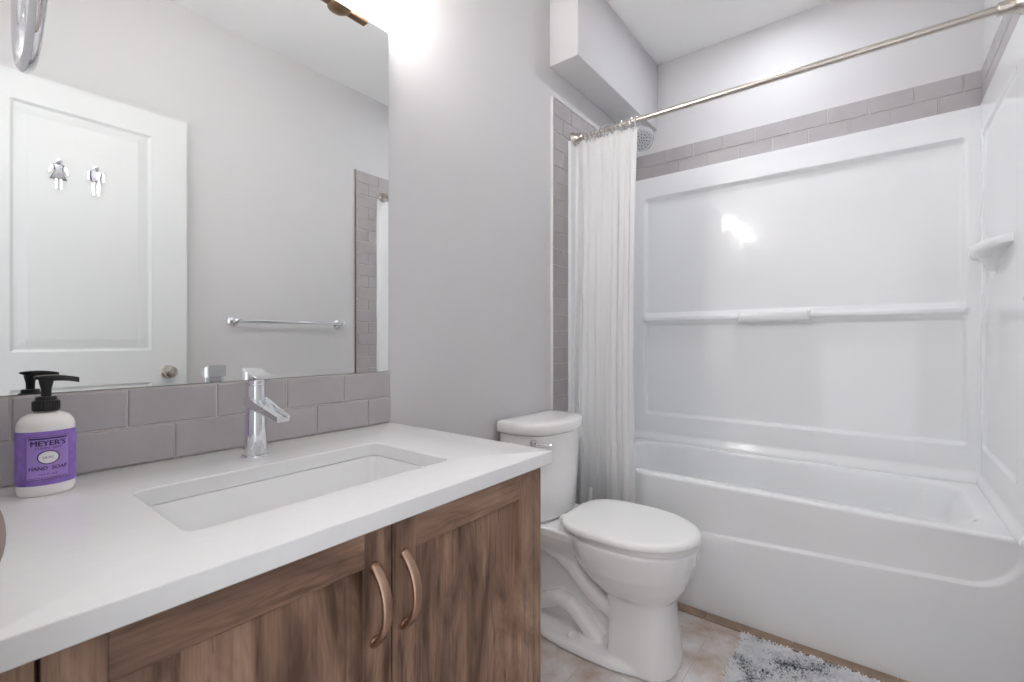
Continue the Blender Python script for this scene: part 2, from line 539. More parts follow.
# the two chrome figures on the door
def figure(name, cx, cz, woman, label):
    b = B()
    y0, y1 = DY - 0.0028, DY + 0.003
    def poly(pts, mi=0):
        pts = [(cx + x, cz + z) for x, z in pts]
        mx = sum(p[0] for p in pts) / len(pts); mz = sum(p[1] for p in pts) / len(pts)
        ins = [(mx + (x - mx) * 0.86, mz + (z - mz) * 0.94) for x, z in pts]
        ring_faces(b, [[Vector((x, y0, z)) for x, z in pts], [Vector((x, y1 - 0.001, z)) for x, z in pts], [Vector((x, y1 + 0.001, z)) for x, z in ins]], True, True, True, mi)
    lathe(b, [(0.0, 0), (0.0125, 0), (0.0125, 0.004), (0.009, 0.008), (0.0, 0.010)], (cx, y0, cz + 0.052), (0, 1, 0), 20)
    if woman:
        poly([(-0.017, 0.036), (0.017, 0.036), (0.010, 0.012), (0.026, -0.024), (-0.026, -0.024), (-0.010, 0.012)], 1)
        for s in (-1, 1):
            poly([(s * 0.017, 0.034), (s * 0.022, 0.030), (s * 0.033, -0.004), (s * 0.028, -0.006), (s * 0.014, 0.020)][::s])
            poly([(s * 0.003, -0.022), (s * 0.011, -0.022), (s * 0.011, -0.066), (s * 0.004, -0.066)][::s])
    else:
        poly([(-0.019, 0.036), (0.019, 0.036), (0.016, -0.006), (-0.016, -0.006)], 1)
        for s in (-1, 1):
            poly([(s * 0.020, 0.035), (s * 0.027, 0.030), (s * 0.028, -0.006), (s * 0.021, -0.006)][::s])
            poly([(s * 0.002, -0.006), (s * 0.015, -0.006), (s * 0.013, -0.068), (s * 0.004, -0.068)][::s])
    o = obj(name, b, ['chrome', 'chrome_dark_reflection'], origin=(cx, DY, cz), smooth=True, angle=25)
    tag(o, label, 'door sign')
figure('woman_figure_sign', 0.354, 1.803, True, 'small chrome woman figure in a dress mounted on the white door')
figure('man_figure_sign', 0.469, 1.806, False, 'small chrome man figure in trousers mounted on the white door')

# ------------------------------------------------------------------ vanity cabinet
van = thing('vanity_cabinet', (0.44, 0.90, 0), 'brown rustic wood vanity cabinet with two doors under the white countertop', 'cabinet')
FY = 0.602
b = B()
box(b, 0.016, 0.034, FY + 0.022, YN - 0.014, 0.10, 0.836)
box(b, 0.832, 0.85, FY + 0.022, YN - 0.014, 0.10, 0.836)
box(b, 0.034, 0.832, FY + 0.022, YN - 0.014, 0.10, 0.118)
box(b, 0.034, 0.832, YN - 0.024, YN - 0.014, 0.118, 0.836)
box(b, 0.034, 0.832, FY + 0.022, FY + 0.030, 0.118, 0.836)
box(b, 0.016, 0.85, FY + 0.075, FY + 0.09, 0.0, 0.10)
obj('body', b, 'woodz', van)
b = B(); box(b, 0.8515, 0.8765, FY, YN - 0.014, 0.0, 0.838, bev=0.0012)
obj('end_panel', b, 'woodz', van)
b = B(); box(b, 0.0145, 0.0655, FY + 0.001, FY + 0.022, 0.10, 0.836, bev=0.001)
obj('filler_strip', b, 'woodz', van)
def shaker_door(x0, x1, z0, z1, hx):
    b = B()
    sw, t = 0.048, 0.020
    y0, y1 = FY, FY + t
    # stiles (grain upright, slot 0) and rails (grain across, slot 1), inner edges chamfered
    for s0, s1 in ((x0, x0 + sw), (x1 - sw, x1)):
        box(b, s0, s1, y0, y1, z0, z1, bev=0.0012, mat=0)
    for r0, r1 in ((z0, z0 + 0.055), (z1 - 0.052, z1)):
        box(b, x0 + sw, x1 - sw, y0 + 0.0003, y1, r0, r1, bev=0.001, mat=1)
    ix0, ix1, iz0, iz1 = x0 + sw, x1 - sw, z0 + 0.055, z1 - 0.052
    def rect(d, y): return [Vector((ix0 + d, y, iz0 + d)), Vector((ix1 - d, y, iz0 + d)), Vector((ix1 - d, y, iz1 - d)), Vector((ix0 + d, y, iz1 - d))]
    ring_faces(b, [rect(-0.001, y0 + 0.001), rect(0.002, y0 + 0.003), rect(0.003, y0 + 0.0145)], True, False, False, 0)
    box(b, ix0 + 0.001, ix1 - 0.001, y0 + 0.0145, y1 - 0.001, iz0 + 0.001, iz1 - 0.001, mat=0)
    d = obj('door', b, ['woodz', 'woodx'], van)
    # bow pull
    b = B()
    zc, hh = 0.7195, 0.0585
    pts = []
    for k in range(25):
        a = -1 + 2 * k / 24
        pts.append((hx, y0 - 0.002 - 0.030 * (1 - abs(a) ** 2.4), zc + hh * a))
    tube(b, pts, [0.0088 if 2 < k < 22 else 0.0092 for k in range(25)], 14, True, ell=(1.0, 0.58), ref=(0, 1, 0))
    for s in (-1, 1):
        lathe(b, [(0.0, 0), (0.009, 0), (0.009, 0.003), (0.007, 0.005), (0.0, 0.005)], (hx, y0 + 0.0005, zc + s * hh * 0.97), (0, -1, 0), 18)
    h = obj('handle', b, 'bronze', d, smooth=True, angle=60)
    h['label'] = 'curved bronze bow handle'
    return d
shaker_door(0.069, 0.4605, 0.115, 0.833, 0.4295)
shaker_door(0.4635, 0.848, 0.115, 0.833, 0.4865)

# countertop with the sink cut-out
SX0, SX1, SY0, SY1 = 0.219, 0.697, 0.712, 0.977
scx, scy, shx, shy = (SX0 + SX1) / 2, (SY0 + SY1) / 2, (SX1 - SX0) / 2, (SY1 - SY0) / 2
b = B()
NC = 8
def corner_ring(x0, x1, y0, y1, r, z):
    return [Vector((x, y, z)) for x, y in rrect((x0 + x1) / 2, (y0 + y1) / 2, (x1 - x0) / 2, (y1 - y0) / 2, r, NC)]
CX0, CX1, CY0, CY1 = 0.0145, 0.897, 0.583, YN - 0.0005
zt, zb = 0.870, 0.8405
e = 0.0022
outer = [corner_ring(CX0 + e, CX1 - e, CY0 + e, CY1 - e, 0.003, zb), corner_ring(CX0, CX1, CY0, CY1, 0.004, zb + e), corner_ring(CX0, CX1, CY0, CY1, 0.004, zt - e),
         corner_ring(CX0 + 0.0007, CX1 - 0.0007, CY0 + 0.0007, CY1 - 0.0007, 0.0038, zt - 0.0007), corner_ring(CX0 + e, CX1 - e, CY0 + e, CY1 - e, 0.003, zt)]
inner = [corner_ring(SX0 - e, SX1 + e, SY0 - e, SY1 + e, 0.022, zt), corner_ring(SX0, SX1, SY0, SY1, 0.020, zt - e), corner_ring(SX0, SX1, SY0, SY1, 0.020, zb)]
ring_faces(b, outer + inner + [outer[0]], True)
bmesh.ops.remove_doubles(b, verts=b.verts, dist=1e-5)
ct = obj('countertop', b, 'quartz', origin=(0.456, 0.885, 0.8405), smooth=True, angle=40)
tag(ct, 'white quartz countertop with sink cut-out on the brown vanity', 'countertop')

# undermount sink
sk = thing('undermount_sink', (scx, scy, 0.70), 'white rectangular undermount sink set in the countertop', 'sink')
b = B()
rs = []
for d, z, r in ((-0.02, 0.8335, 0.03), (-0.02, 0.840, 0.03), (-0.004, 0.840, 0.022), (-0.001, 0.838, 0.022), (0.003, 0.80, 0.024), (0.008, 0.748, 0.028), (0.014, 0.728, 0.034), (0.026, 0.716, 0.038), (0.046, 0.711, 0.04), (0.085, 0.708, 0.03)):
    rs.append([Vector((x, y, z)) for x, y in rrect(scx, scy, shx - d, shy - d, r, NC)])
rs.append([Vector((scx + (p.x - scx) * 0.25, scy + (p.y - scy) * 0.3, 0.7055)) for p in rs[-1]])
ring_faces(b, rs, True, False, True)
ou = []
for d, z, r in ((-0.02, 0.8335, 0.03), (-0.011, 0.83, 0.03), (-0.006, 0.75, 0.03), (0.01, 0.705, 0.04), (0.05, 0.697, 0.04)):
    ou.append([Vector((x, y, z)) for x, y in rrect(scx, scy, shx - d, shy - d, r, NC)])
ring_faces(b, ou, True, False, True)
obj('basin', b, 'porcelain', sk, smooth=True, angle=50)
b = B(); lathe(b, [(0.0, -0.002), (0.026, -0.002), (0.026, 0.001), (0.022, 0.003), (0.018, 0.001), (0.016, 0.004), (0.0, 0.006)], (scx, scy + 0.02, 0.7065))
obj('drain', b, 'chrome', sk, smooth=True)

# faucet
fx, fy, fz = 0.453, 1.064, 0.8702
fa = thing('faucet', (fx, fy, fz), 'chrome single lever faucet standing behind the sink', 'faucet')
b = B(); lathe(b, [(0, 0), (0.028, 0), (0.0285, 0.002), (0.0275, 0.005), (0.023, 0.0065), (0, 0.0065)], (fx, fy, fz), seg=40)
obj('base_plate', b, 'chrome', fa, smooth=True)
b = B()
lathe(b, [(0.0, 0.0065), (0.0238, 0.0065), (0.0230, 0.02), (0.0215, 0.05), (0.0203, 0.085), (0.0198, 0.11), (0.0196, 0.15), (0.0196, 0.1555), (0.0, 0.1555)], (fx, fy, fz), seg=40)
obj('body', b, 'chrome', fa, smooth=True)
b = B()
# spout: flat rectangular trough leaving the body and sloping down over the basin
secs = []
for t, wv, hv in ((0.0, 0.0200, 0.0115), (0.25, 0.0190, 0.0110), (0.6, 0.0160, 0.0085), (0.97, 0.0140, 0.0065), (1.0, 0.0130, 0.0055)):
    y = fy + 0.010 - 0.136 * t; z = fz + 0.1205 - 0.0275 * t
    n = Vector((0, -0.198, 0.98))
    c = Vector((fx, y, z))
    ring = []
    for px, pz in ((-wv, -hv * .6), (-wv * .8, -hv), (wv * .8, -hv), (wv, -hv * .6), (wv, hv), (wv * .72, hv), (wv * .66, hv * .35), (-wv * .66, hv * .35), (-wv * .72, hv), (-wv, hv)):
        ring.append(c + Vector((px, 0, 0)) + n * pz)
    secs.append(ring)
ring_faces(b, secs, True, True, True)
obj('spout', b, 'chrome', fa, smooth=True, angle=25)
b = B()
# lever cap: a collar whose top is cut on a slope with a short blade forward
lathe(b, [(0.0, 0.1565), (0.0198, 0.1565), (0.0202, 0.159), (0.0202, 0.174), (0.0, 0.174)], (fx, fy, fz), seg=40)
secs = []
for t, wv, z0, z1 in ((-0.0215, 0.0185, 0.164, 0.1915), (-0.012, 0.0202, 0.162, 0.1905), (0.01, 0.0202, 0.162, 0.185), (0.022, 0.0195, 0.166, 0.181), (0.040, 0.0180, 0.1685, 0.1755), (0.043, 0.0165, 0.1695, 0.1745)):
    secs.append([Vector((fx + sx * wv, fy - t, fz + z)) for sx, z in ((-1, z0), (1, z0), (1, z1 - 0.002), (0.86, z1), (-0.86, z1), (-1, z1 - 0.002))])
ring_faces(b, secs, True, True, True)
obj('handle', b, 'chrome', fa, smooth=True, angle=25)

# ------------------------------------------------------------------ soap bottle
sx, sy, sz = 0.132, 1.090, 0.8702
sb = thing('soap_bottle', (sx, sy, sz), 'purple labelled hand soap pump bottle standing on the white countertop', 'soap bottle')
b = B()
RX, RY = 0.0362, 0.030
SROT = math.radians(-8)
lathe(b, [(0, 0.001), (0.90, 0.0), (0.97, 0.003), (1.0, 0.010), (1.0, 0.106), (0.985, 0.1135), (0.93, 0.1205), (0.80, 0.1275), (0.60, 0.132), (0.36, 0.1345), (0.33, 0.136), (0.33, 0.140), (0, 0.140)], (0, 0, 0), seg=56)
def place_bottle(bm, off=0.0):
    for v in bm.verts:
        x, y, z = v.co
        p = Vector((x * (RX + off), y * (RY + off), 0)); p.rotate(Matrix.Rotation(SROT, 3, 'Z'))
        v.co = Vector((sx + p.x, sy + p.y, sz + z))
place_bottle(b)
bo = obj('bottle', b, 'bottle', sb, smooth=True)
b = B()
lathe(b, [(1.0, 0.018), (1.0, 0.105)], (0, 0, 0), seg=72, cap=False)
place_bottle(b, 0.0004)
lb = obj('label', b, 'label', sb, smooth=True)
lb['label'] = 'purple paper label with dark lettering'
def wrap(u, z, off):
    """point on the label: u metres to the viewer's right of the label centre"""
    a = -PI / 2 + 0.09 + u / 0.0345
    p = Vector((math.cos(a) * (RX + off), math.sin(a) * (RY + off), 0)); p.rotate(Matrix.Rotation(SROT, 3, 'Z'))
    return Vector((sx + p.x, sy + p.y, sz + 0.018 + (z - 0.018) * 87 / 78))
def patch(bm, u0, u1, z0, z1, off, mat=0, n=14):
    v0 = [bm.verts.new(wrap(u0 + (u1 - u0) * k / n, z0, off)) for k in range(n + 1)]
    v1 = [bm.verts.new(wrap(u0 + (u1 - u0) * k / n, z1, off)) for k in range(n + 1)]
    for k in range(n): bm.faces.new((v0[k], v0[k + 1], v1[k + 1], v1[k])).material_index = mat
def oval(bm, cu, cz, ru, rz, off, mat=0):
    c = bm.verts.new(wrap(cu, cz, off)); n = 32
    vs_ = [bm.verts.new(wrap(cu + ru * math.cos(2 * PI * k / n), cz + rz * math.sin(2 * PI * k / n), off)) for k in range(n)]
    for k in range(n): bm.faces.new((c, vs_[k], vs_[(k + 1) % n])).material_index = mat
b = B()
patch(b, -0.0255, 0.0255, 0.0265, 0.0885, 0.0007, 0)
for z0, z1 in ((0.0265, 0.0271), (0.0879, 0.0885)): patch(b, -0.0255, 0.0255, z0, z1, 0.0010, 1)
for u0 in (-0.0255, 0.0249): patch(b, u0, u0 + 0.0006, 0.0265, 0.0885, 0.0010, 1, 1)
patch(b, -0.0225, 0.0225, 0.0845, 0.0868, 0.0010, 1)
patch(b, -0.0225, 0.0225, 0.0285, 0.0291, 0.0010, 1)
oval(b, 0, 0.0582, 0.0125, 0.0100, 0.0010, 1)
oval(b, 0, 0.0582, 0.0110, 0.0087, 0.0013, 2)
obj('label_panel', b, ['labelpanel', 'ink', 'white'], lb)
def text_on_label(s, cz, size, width, off, mat, bold=0.0):
    cu = bpy.data.curves.new('lettering', 'FONT')
    cu.body = s; cu.align_x = 'CENTER'; cu.align_y = 'CENTER'; cu.size = size; cu.fill_mode = 'FRONT'; cu.resolution_u = 3
    t = bpy.data.objects.new('lettering', cu)
    COL.objects.link(t)
    dg = bpy.context.evaluated_depsgraph_get(); dg.update()
    me = bpy.data.meshes.new_from_object(t.evaluated_get(dg))
    bpy.data.objects.remove(t)
    bpy.data.curves.remove(cu)
    bm = B(); bm.from_mesh(me); bpy.data.meshes.remove(me)
    xs = [v.co.x for v in bm.verts]
    k = width / (max(xs) - min(xs)) if width else 1
    bmesh.ops.subdivide_edges(bm, edges=[e for e in bm.edges if e.calc_length() > size * 0.35], cuts=1)
    mid = (max(xs) + min(xs)) / 2
    if bold:
        first = list(bm.verts)
        for q in (-1, 1):
            d = bmesh.ops.duplicate(bm, geom=[g for g in first] + [e for e in bm.edges if e.verts[0] in first] + [f for f in bm.faces if f.verts[0] in first])
            for v in d['geom']:
                if isinstance(v, bmesh.types.BMVert): v.co.x += q * bold / k; v.co.y += q * bold * 0.4
    for v in bm.verts: v.co = wrap((v.co.x - mid) * k, cz + v.co.y, off)
    for f in bm.faces: f.material_index = 0
    obj('lettering', bm, mat, lb)
text_on_label("MEYER'S", 0.0785, 0.0105, 0.039, 0.0014, 'ink', 0.00035)
text_on_label("CLEAN  DAY", 0.0718, 0.0044, 0.030, 0.0014, 'ink')
text_on_label("LILAC", 0.0582, 0.0042, 0.012, 0.0017, 'ink')
text_on_label("HAND  SOAP", 0.0425, 0.0074, 0.043, 0.0014, 'ink', 0.0002)
text_on_label("12.5 FL OZ", 0.0338, 0.0036, 0.020, 0.0014, 'ink')
# pump
b = B()
lathe(b, [(0, 0.136), (0.0165, 0.136), (0.0168, 0.138), (0.0165, 0.151), (0.0155, 0.153), (0.0135, 0.1535), (0.0132, 0.158), (0.0118, 0.160), (0, 0.160)], (sx, sy, sz), seg=32)
for k in range(28):
    a = 2 * PI * k / 28
    tube(b, [(sx + 0.0166 * math.cos(a), sy + 0.0166 * math.sin(a), sz + 0.138), (sx + 0.0166 * math.cos(a), sy + 0.0166 * math.sin(a), sz + 0.151)], 0.0008, 5)
pc = obj('pump_collar', b, 'black', sb, smooth=True)
b = B()
lathe(b, [(0, 0.158), (0.0062, 0.158), (0.0066, 0.172), (0.0088, 0.182), (0.0095, 0.187), (0.0, 0.188)], (sx, sy, sz), seg=24)
secs = []
dx, dy = math.cos(math.radians(-12)), math.sin(math.radians(-12))
for t, wv, z0, z1 in ((-0.015, 0.003, 0.1900, 0.1925), (-0.011, 0.0075, 0.188, 0.1935), (0.0, 0.0100, 0.185, 0.1945), (0.012, 0.0085, 0.185, 0.1945), (0.022, 0.0062, 0.1845, 0.1935), (0.030, 0.0048, 0.1835, 0.192), (0.039, 0.0042, 0.181, 0.190), (0.0405, 0.0036, 0.181, 0.1885)):
    c = Vector((sx + dx * t, sy + dy * t, 0)); n = Vector((-dy, dx, 0))
    secs.append([c + n * (s * wv) + Vector((0, 0, sz + z)) for s, z in ((-0.7, z0), (0.7, z0), (1, (z0 + z1) / 2), (0.8, z1), (-0.8, z1), (-1, (z0 + z1) / 2))])
ring_faces(b, secs, True, True, True)
obj('pump_head', b, 'black', sb, smooth=True, angle=50)

# ------------------------------------------------------------------ mirror
b = B(); box(b, 0.030, 0.8915, YN - 0.006, YN - 0.0005, 1.0268, 2.065, bev=0.0008, mat=1, seg=1)
for f in b.faces:
    if f.calc_area() > 0.5: f.material_index = 0
mi = obj('wall_mirror', b, ['mirror', 'glassedge'], origin=(0.46, YN, 1.027))
tag(mi, 'large frameless mirror on the wall above the tile backsplash', 'mirror')

# ------------------------------------------------------------------ vanity light over the mirror
ly, lz = YN - 0.11, 2.142
vl = thing('vanity_light', (0.45, YN, lz), 'metal bar vanity light with lit glass shades above the mirror', 'wall light')
b = B(); box(b, 0.02, 0.882, ly - 0.013, ly + 0.013, lz - 0.013, lz + 0.013, bev=0.002)
obj('bar', b, 'fixture', vl)
b = B(); lathe(b, [(0, 0), (0.06, 0), (0.06, 0.012), (0.052, 0.02), (0, 0.022)], (0.45, YN, lz + 0.02), (0, -1, 0), 36)
tube(b, [(0.45, YN - 0.02, lz + 0.02), (0.45, YN - 0.06, lz + 0.02), (0.45, ly, lz)], 0.010, 12)
obj('canopy', b, 'fixture', vl, smooth=True)
for x in (0.112, 0.45, 0.788):
    b = B(); lathe(b, [(0, -0.022), (0.012, -0.022), (0.026, -0.018), (0.034, -0.012), (0.036, 0.016), (0.030, 0.020), (0, 0.020)], (x, ly, lz), seg=32)
    cup = obj('shade_cup', b, 'fixture', vl, smooth=True)
    b = B()
    lathe(b, [(0.030, 0.021), (0.040, 0.03), (0.048, 0.06), (0.050, 0.10), (0.050, 0.145), (0.047, 0.145), (0.047, 0.10), (0.045, 0.06), (0.037, 0.032), (0.0, 0.024)], (x, ly, lz), seg=32, cap=False)
    obj('glass_shade', b, 'shade', vl, smooth=True)
    b = B(); lathe(b, [(0, 0.020), (0.013, 0.020), (0.013, 0.038), (0.0, 0.039)], (x, ly, lz), seg=20)
    obj('bulb_socket', b, 'plastic', vl, smooth=True)
    b = B(); lathe(b, [(0, 0.040), (0.013, 0.042), (0.020, 0.056), (0.026, 0.074), (0.025, 0.092), (0.016, 0.104), (0, 0.108)], (x, ly, lz), seg=24)
    obj('bulb', b, 'bulb', vl, smooth=True)

# recessed light in the ceiling over the tub
cl = thing('ceiling_light', (2.29, 0.40, ZC), 'round recessed ceiling light over the bathtub', 'ceiling light')
b = B(); lathe(b, [(0.046, -0.001), (0.070, -0.001), (0.070, -0.006), (0.060, -0.010), (0.046, -0.008), (0.046, -0.001)], (2.29, 0.40, ZC), seg=40, cap=False)
obj('trim_ring', b, 'trim', cl, smooth=True)
b = B(); lathe(b, [(0.0, -0.001), (0.0455, -0.001), (0.0455, -0.006), (0.0, -0.0065)], (2.29, 0.40, ZC), seg=40)
obj('lens', b, 'lens', cl)

# ------------------------------------------------------------------ towel ring and towel bar
tr_ = thing('towel_ring', (XW, 0.585, 1.545), 'polished chrome towel ring hanging beside the mirror', 'towel ring')
TRX, TRY, TRZ, TRR = 0.060, 0.585, 1.451, 0.083
b = B(); lathe(b, [(0, 0), (0.025, 0), (0.025, 0.006), (0.018, 0.012), (0.009, 0.016), (0.009, 0.045), (0.011, 0.053), (0, 0.055)], (XW, TRY, TRZ + TRR), (1, 0, 0), 28)
obj('wall_post', b, 'chrome', tr_, smooth=True)
b = B()
ang = math.radians(0.8)
tube(b, [(TRX + math.sin(ang) * TRR * math.cos(a), TRY + math.cos(ang) * TRR * math.cos(a), TRZ + TRR * math.sin(a)) for a in [2 * PI * k / 64 for k in range(64)]], 0.0052, 16, closed=True)
obj('ring', b, 'chrome', tr_, smooth=True)

tb = thing('towel_bar', (1.35, YS, 1.2235), 'chrome towel bar mounted on the plain wall beside the open door', 'towel bar')
TBY = YS + 0.062
b = B(); tube(b, [(1.039, TBY, 1.2235), (1.652, TBY, 1.2235)], 0.0095, 16)
obj('bar', b, 'chrome', tb, smooth=True)
for x in (1.039, 1.652):
    b = B()
    lathe(b, [(0, 0), (0.027, 0), (0.027, 0.006), (0.021, 0.012), (0.012, 0.018), (0.010, 0.045), (0.0145, 0.052), (0.0155, 0.062), (0.0145, 0.070), (0.008, 0.075), (0, 0.076)], (x, YS, 1.2235), (0, 1, 0), 28)
    obj('post', b, 'chrome', tb, smooth=True)

# ------------------------------------------------------------------ bathtub
TX0, TX1, TY0, TY1, RIM = 1.997, XE - 0.002, YS + 0.002, YN - 0.002, 0.530
tub = thing('bathtub', ((TX0 + TX1) / 2, (TY0 + TY1) / 2, 0), 'white alcove bathtub with a moulded apron behind the toilet', 'bathtub')
b = B()
ys = lin(TY0, TY1, 0.006); zs = refine(lin(0.0, RIM - 0.0, 0.03), [0.345, 0.36, 0.375, 0.39, 0.42, 0.46], 0.02, 0.003)
def apron(y, z):
    z_ = z + 0.060 * (y - 0.03)
    d = sd_rrect(y, z_, TY0 + 0.012, TY1 - 0.012, 0.352, 0.80, 0.12)
    x = TX0 + 0.015 * (1 - sstep(-0.007, 0.003, d))
    if z > RIM - 0.014:
        q = (z - (RIM - 0.014)) / 0.014
        x += 0.014 * (1 - math.sqrt(max(0, 1 - q * q)))
    return Vector((x, y, z))
zs = sorted(set(zs + lin(RIM - 0.03, RIM, 0.003)))
relief(b, ys, zs, apron)
obj('apron', b, 'acrylic', tub, smooth=True, angle=60)
b = B()
bcx, bcy = (TX0 + TX1) / 2 + 0.0, (TY0 + TY1) / 2
def tring(x0, x1, y0, y1, r, z, n=14): return [Vector((x, y, z)) for x, y in rrect((x0 + x1) / 2, (y0 + y1) / 2, (x1 - x0) / 2, (y1 - y0) / 2, r, n)]
rs = [tring(TX0 + 0.028, TX1, TY0, TY1, 0.001, RIM),
      tring(TX0 + 0.060, TX1 - 0.075, TY0 + 0.07, TY1 - 0.08, 0.15, RIM),
      tring(TX0 + 0.065, TX1 - 0.079, TY0 + 0.076, TY1 - 0.085, 0.15, RIM - 0.0012),
      tring(TX0 + 0.070, TX1 - 0.083, TY0 + 0.082, TY1 - 0.089, 0.15, RIM - 0.005),
      tring(TX0 + 0.074, TX1 - 0.086, TY0 + 0.088, TY1 - 0.092, 0.15, RIM - 0.012),
      tring(TX0 + 0.077, TX1 - 0.089, TY0 + 0.096, TY1 - 0.094, 0.15, RIM - 0.024),
      tring(TX0 + 0.085, TX1 - 0.095, TY0 + 0.13, TY1 - 0.10, 0.15, RIM - 0.10),
      tring(TX0 + 0.105, TX1 - 0.110, TY0 + 0.20, TY1 - 0.115, 0.15, 0.25),
      tring(TX0 + 0.130, TX1 - 0.130, TY0 + 0.26, TY1 - 0.135, 0.15, 0.165),
      tring(TX0 + 0.170, TX1 - 0.170, TY0 + 0.32, TY1 - 0.17, 0.13, 0.135),
      tring(TX0 + 0.25, TX1 - 0.25, TY0 + 0.42, TY1 - 0.25, 0.08, 0.128)]
ring_faces(b, rs, True, False, True)
obj('basin', b, 'acrylic', tub, smooth=True, angle=60)
b = B(); lathe(b, [(0, 0.0), (0.03, 0.0), (0.03, 0.003), (0.022, 0.005), (0, 0.004)], (bcx, TY1 - 0.27, 0.128), seg=28)
obj('drain', b, 'chrome', tub, smooth=True)

# ------------------------------------------------------------------ shower surround above the tub
su = thing('shower_surround', (2.70, (YS + YN) / 2, RIM), 'white glossy moulded wall surround rising from the bathtub', 'shower surround')
ST = 2.090
xf = 2.697                                           # face of the frame on the long wall
ye0, ye1 = -0.341, YN - 0.019
b = B()
# long wall: two recessed fields with a rounded ledge between them
def long_wall(y, z):
    d1 = sd_rrect(y, z, -0.302, YN - 0.085, 1.266, 1.972, 0.022)
    d2 = sd_rrect(y, z, -0.302, YN - 0.085, 0.680, 1.222, 0.022)
    x = xf + 0.024 * (1 - sstep(-0.020, 0.002, d1)) + 0.022 * (1 - sstep(-0.016, 0.002, d2))
    # shelf ledge swelling between the fields
    if -0.32 < y < YN - 0.06:
        w = sstep(-0.312, -0.292, y) * (1 - sstep(YN - 0.098, YN - 0.072, y))
        x -= 0.016 * w * math.exp(-((z - 1.247) / 0.017) ** 4)
    # foot cove over the tub deck
    x -= 0.018 * (1 - sstep(RIM, RIM + 0.05, z))
    return Vector((x, y, z))
ys = refine(lin(ye0 - 0.001, ye1 + 0.001, 0.05), [-0.306, -0.298, -0.29, YN - 0.09, YN - 0.08], 0.016, 0.004)
zs = refine(lin(RIM + 0.001, ST, 0.06), [0.535, 0.56, 0.68, 1.21, 1.235, 1.26, 1.28, 1.96, 1.97], 0.024, 0.004)
relief(b, ys, zs, long_wall, lambda y, z: Vector((XE - 0.001, y, z)))
obj('long_wall_panel', b, 'acrylic', su, smooth=True, angle=60)
def end_wall(yf, s):
    """s=+1: panel on the south wall facing +y, s=-1: on the north wall"""
    b = B()
    def fn(x, z):
        d1 = sd_rrect(x, z, 2.07, 2.655, 0.680, 1.965, 0.022)
        y = yf - s * 0.009 * (1 - sstep(-0.014, 0.002, d1))
        y += s * 0.015 * (1 - sstep(RIM, RIM + 0.05, z))
        y -= s * 0.012 * (1 - sstep(1.948, 1.958, x)) ** 2
        return Vector((x, y, z))
    xs = refine(lin(1.948, xf + 0.002, 0.05), [1.953, 2.07, 2.655], 0.016, 0.004)
    zs = refine(lin(RIM + 0.001, ST, 0.06), [0.535, 0.56, 0.68, 1.96], 0.02, 0.004)
    wall = YS + 0.001 if s > 0 else YN - 0.001
    relief(b, xs, zs, fn, lambda x, z: Vector((x, wall, z)))
    obj('end_wall_panel', b, 'acrylic', su, smooth=True, angle=60)
end_wall(-0.341, 1)
end_wall(YN - 0.019, -1)
# soap ledge in the middle of the long wall
b = B()
secs = []
for y, k in ((0.247, 0.0), (0.253, 0.75), (0.262, 1.0), (0.41, 1.0), (0.560, 1.0), (0.568, 0.75), (0.574, 0.0)):
    d = 0.010 + 0.036 * k
    pr = [(0, 1.215), (d * .55, 1.2175), (d * .92, 1.224), (d, 1.232), (d, 1.258), (d * .93, 1.2645), (d * .8, 1.2665), (d * .68, 1.2615), (d * .3, 1.2605), (0, 1.266)]
    secs.append([Vector((xf - 0.006 - a + 0.012, y, z)) for a, z in pr])
ring_faces(b, secs, True, True, True)
obj('soap_ledge', b, 'acrylic', su, smooth=True, angle=40)
# bow fronted shelf on the south end wall, tapering to a bracket
b = B()
def bow(z, k, k2):
    pts = []
    for i in range(21):
        t = i / 20
        xx = 2.43 + (2.165 - 2.43) * k + (2.675 - 2.165) * k * t
        prot = (0.006 + 0.056 * k2) * math.sin(PI * min(1, max(0, t))) ** 0.75
        pts.append(Vector((xx, -0.341 + prot, z)))
    pts += [Vector((pts[-1].x, -0.354, z)), Vector((pts[0].x, -0.354, z))]
    return pts
ring_faces(b, [bow(1.372, 0.08, 0.05), bow(1.395, 0.16, 0.3), bow(1.424, 0.30, 0.52), bow(1.433, 0.8, 0.86), bow(1.4385, 0.97, 0.97), bow(1.442, 1, 1), bow(1.466, 1, 1), bow(1.470, 0.985, 0.97)], True, True, True)
obj('shelf', b, 'acrylic', su, smooth=True, angle=40)

# ------------------------------------------------------------------ shower rod, rings, curtain, head
RX_, RZ = 1.990, 2.110
rod = thing('shower_rod', (RX_, 0.41, RZ), 'brushed nickel shower curtain rod spanning above the bathtub', 'curtain rod')
b = B(); tube(b, [(RX_, YS + 0.035, RZ), (RX_, 0.2, RZ), (RX_, 0.75, RZ), (RX_, YN - 0.035, RZ)], 0.0125, 20)
obj('rod', b, 'nickel', rod, smooth=True)
for y, s in ((YS + 0.0103, 1), (YN - 0.0103, -1)):
    b = B(); lathe(b, [(0, 0), (0.033, 0), (0.034, 0.004), (0.032, 0.008), (0.027, 0.014), (0.022, 0.028), (0.0195, 0.044), (0.0195, 0.058), (0.0185, 0.060), (0, 0.060)], (RX_, y, RZ), (0, s, 0), 32)
    obj('flange', b, 'nickel', rod, smooth=True)

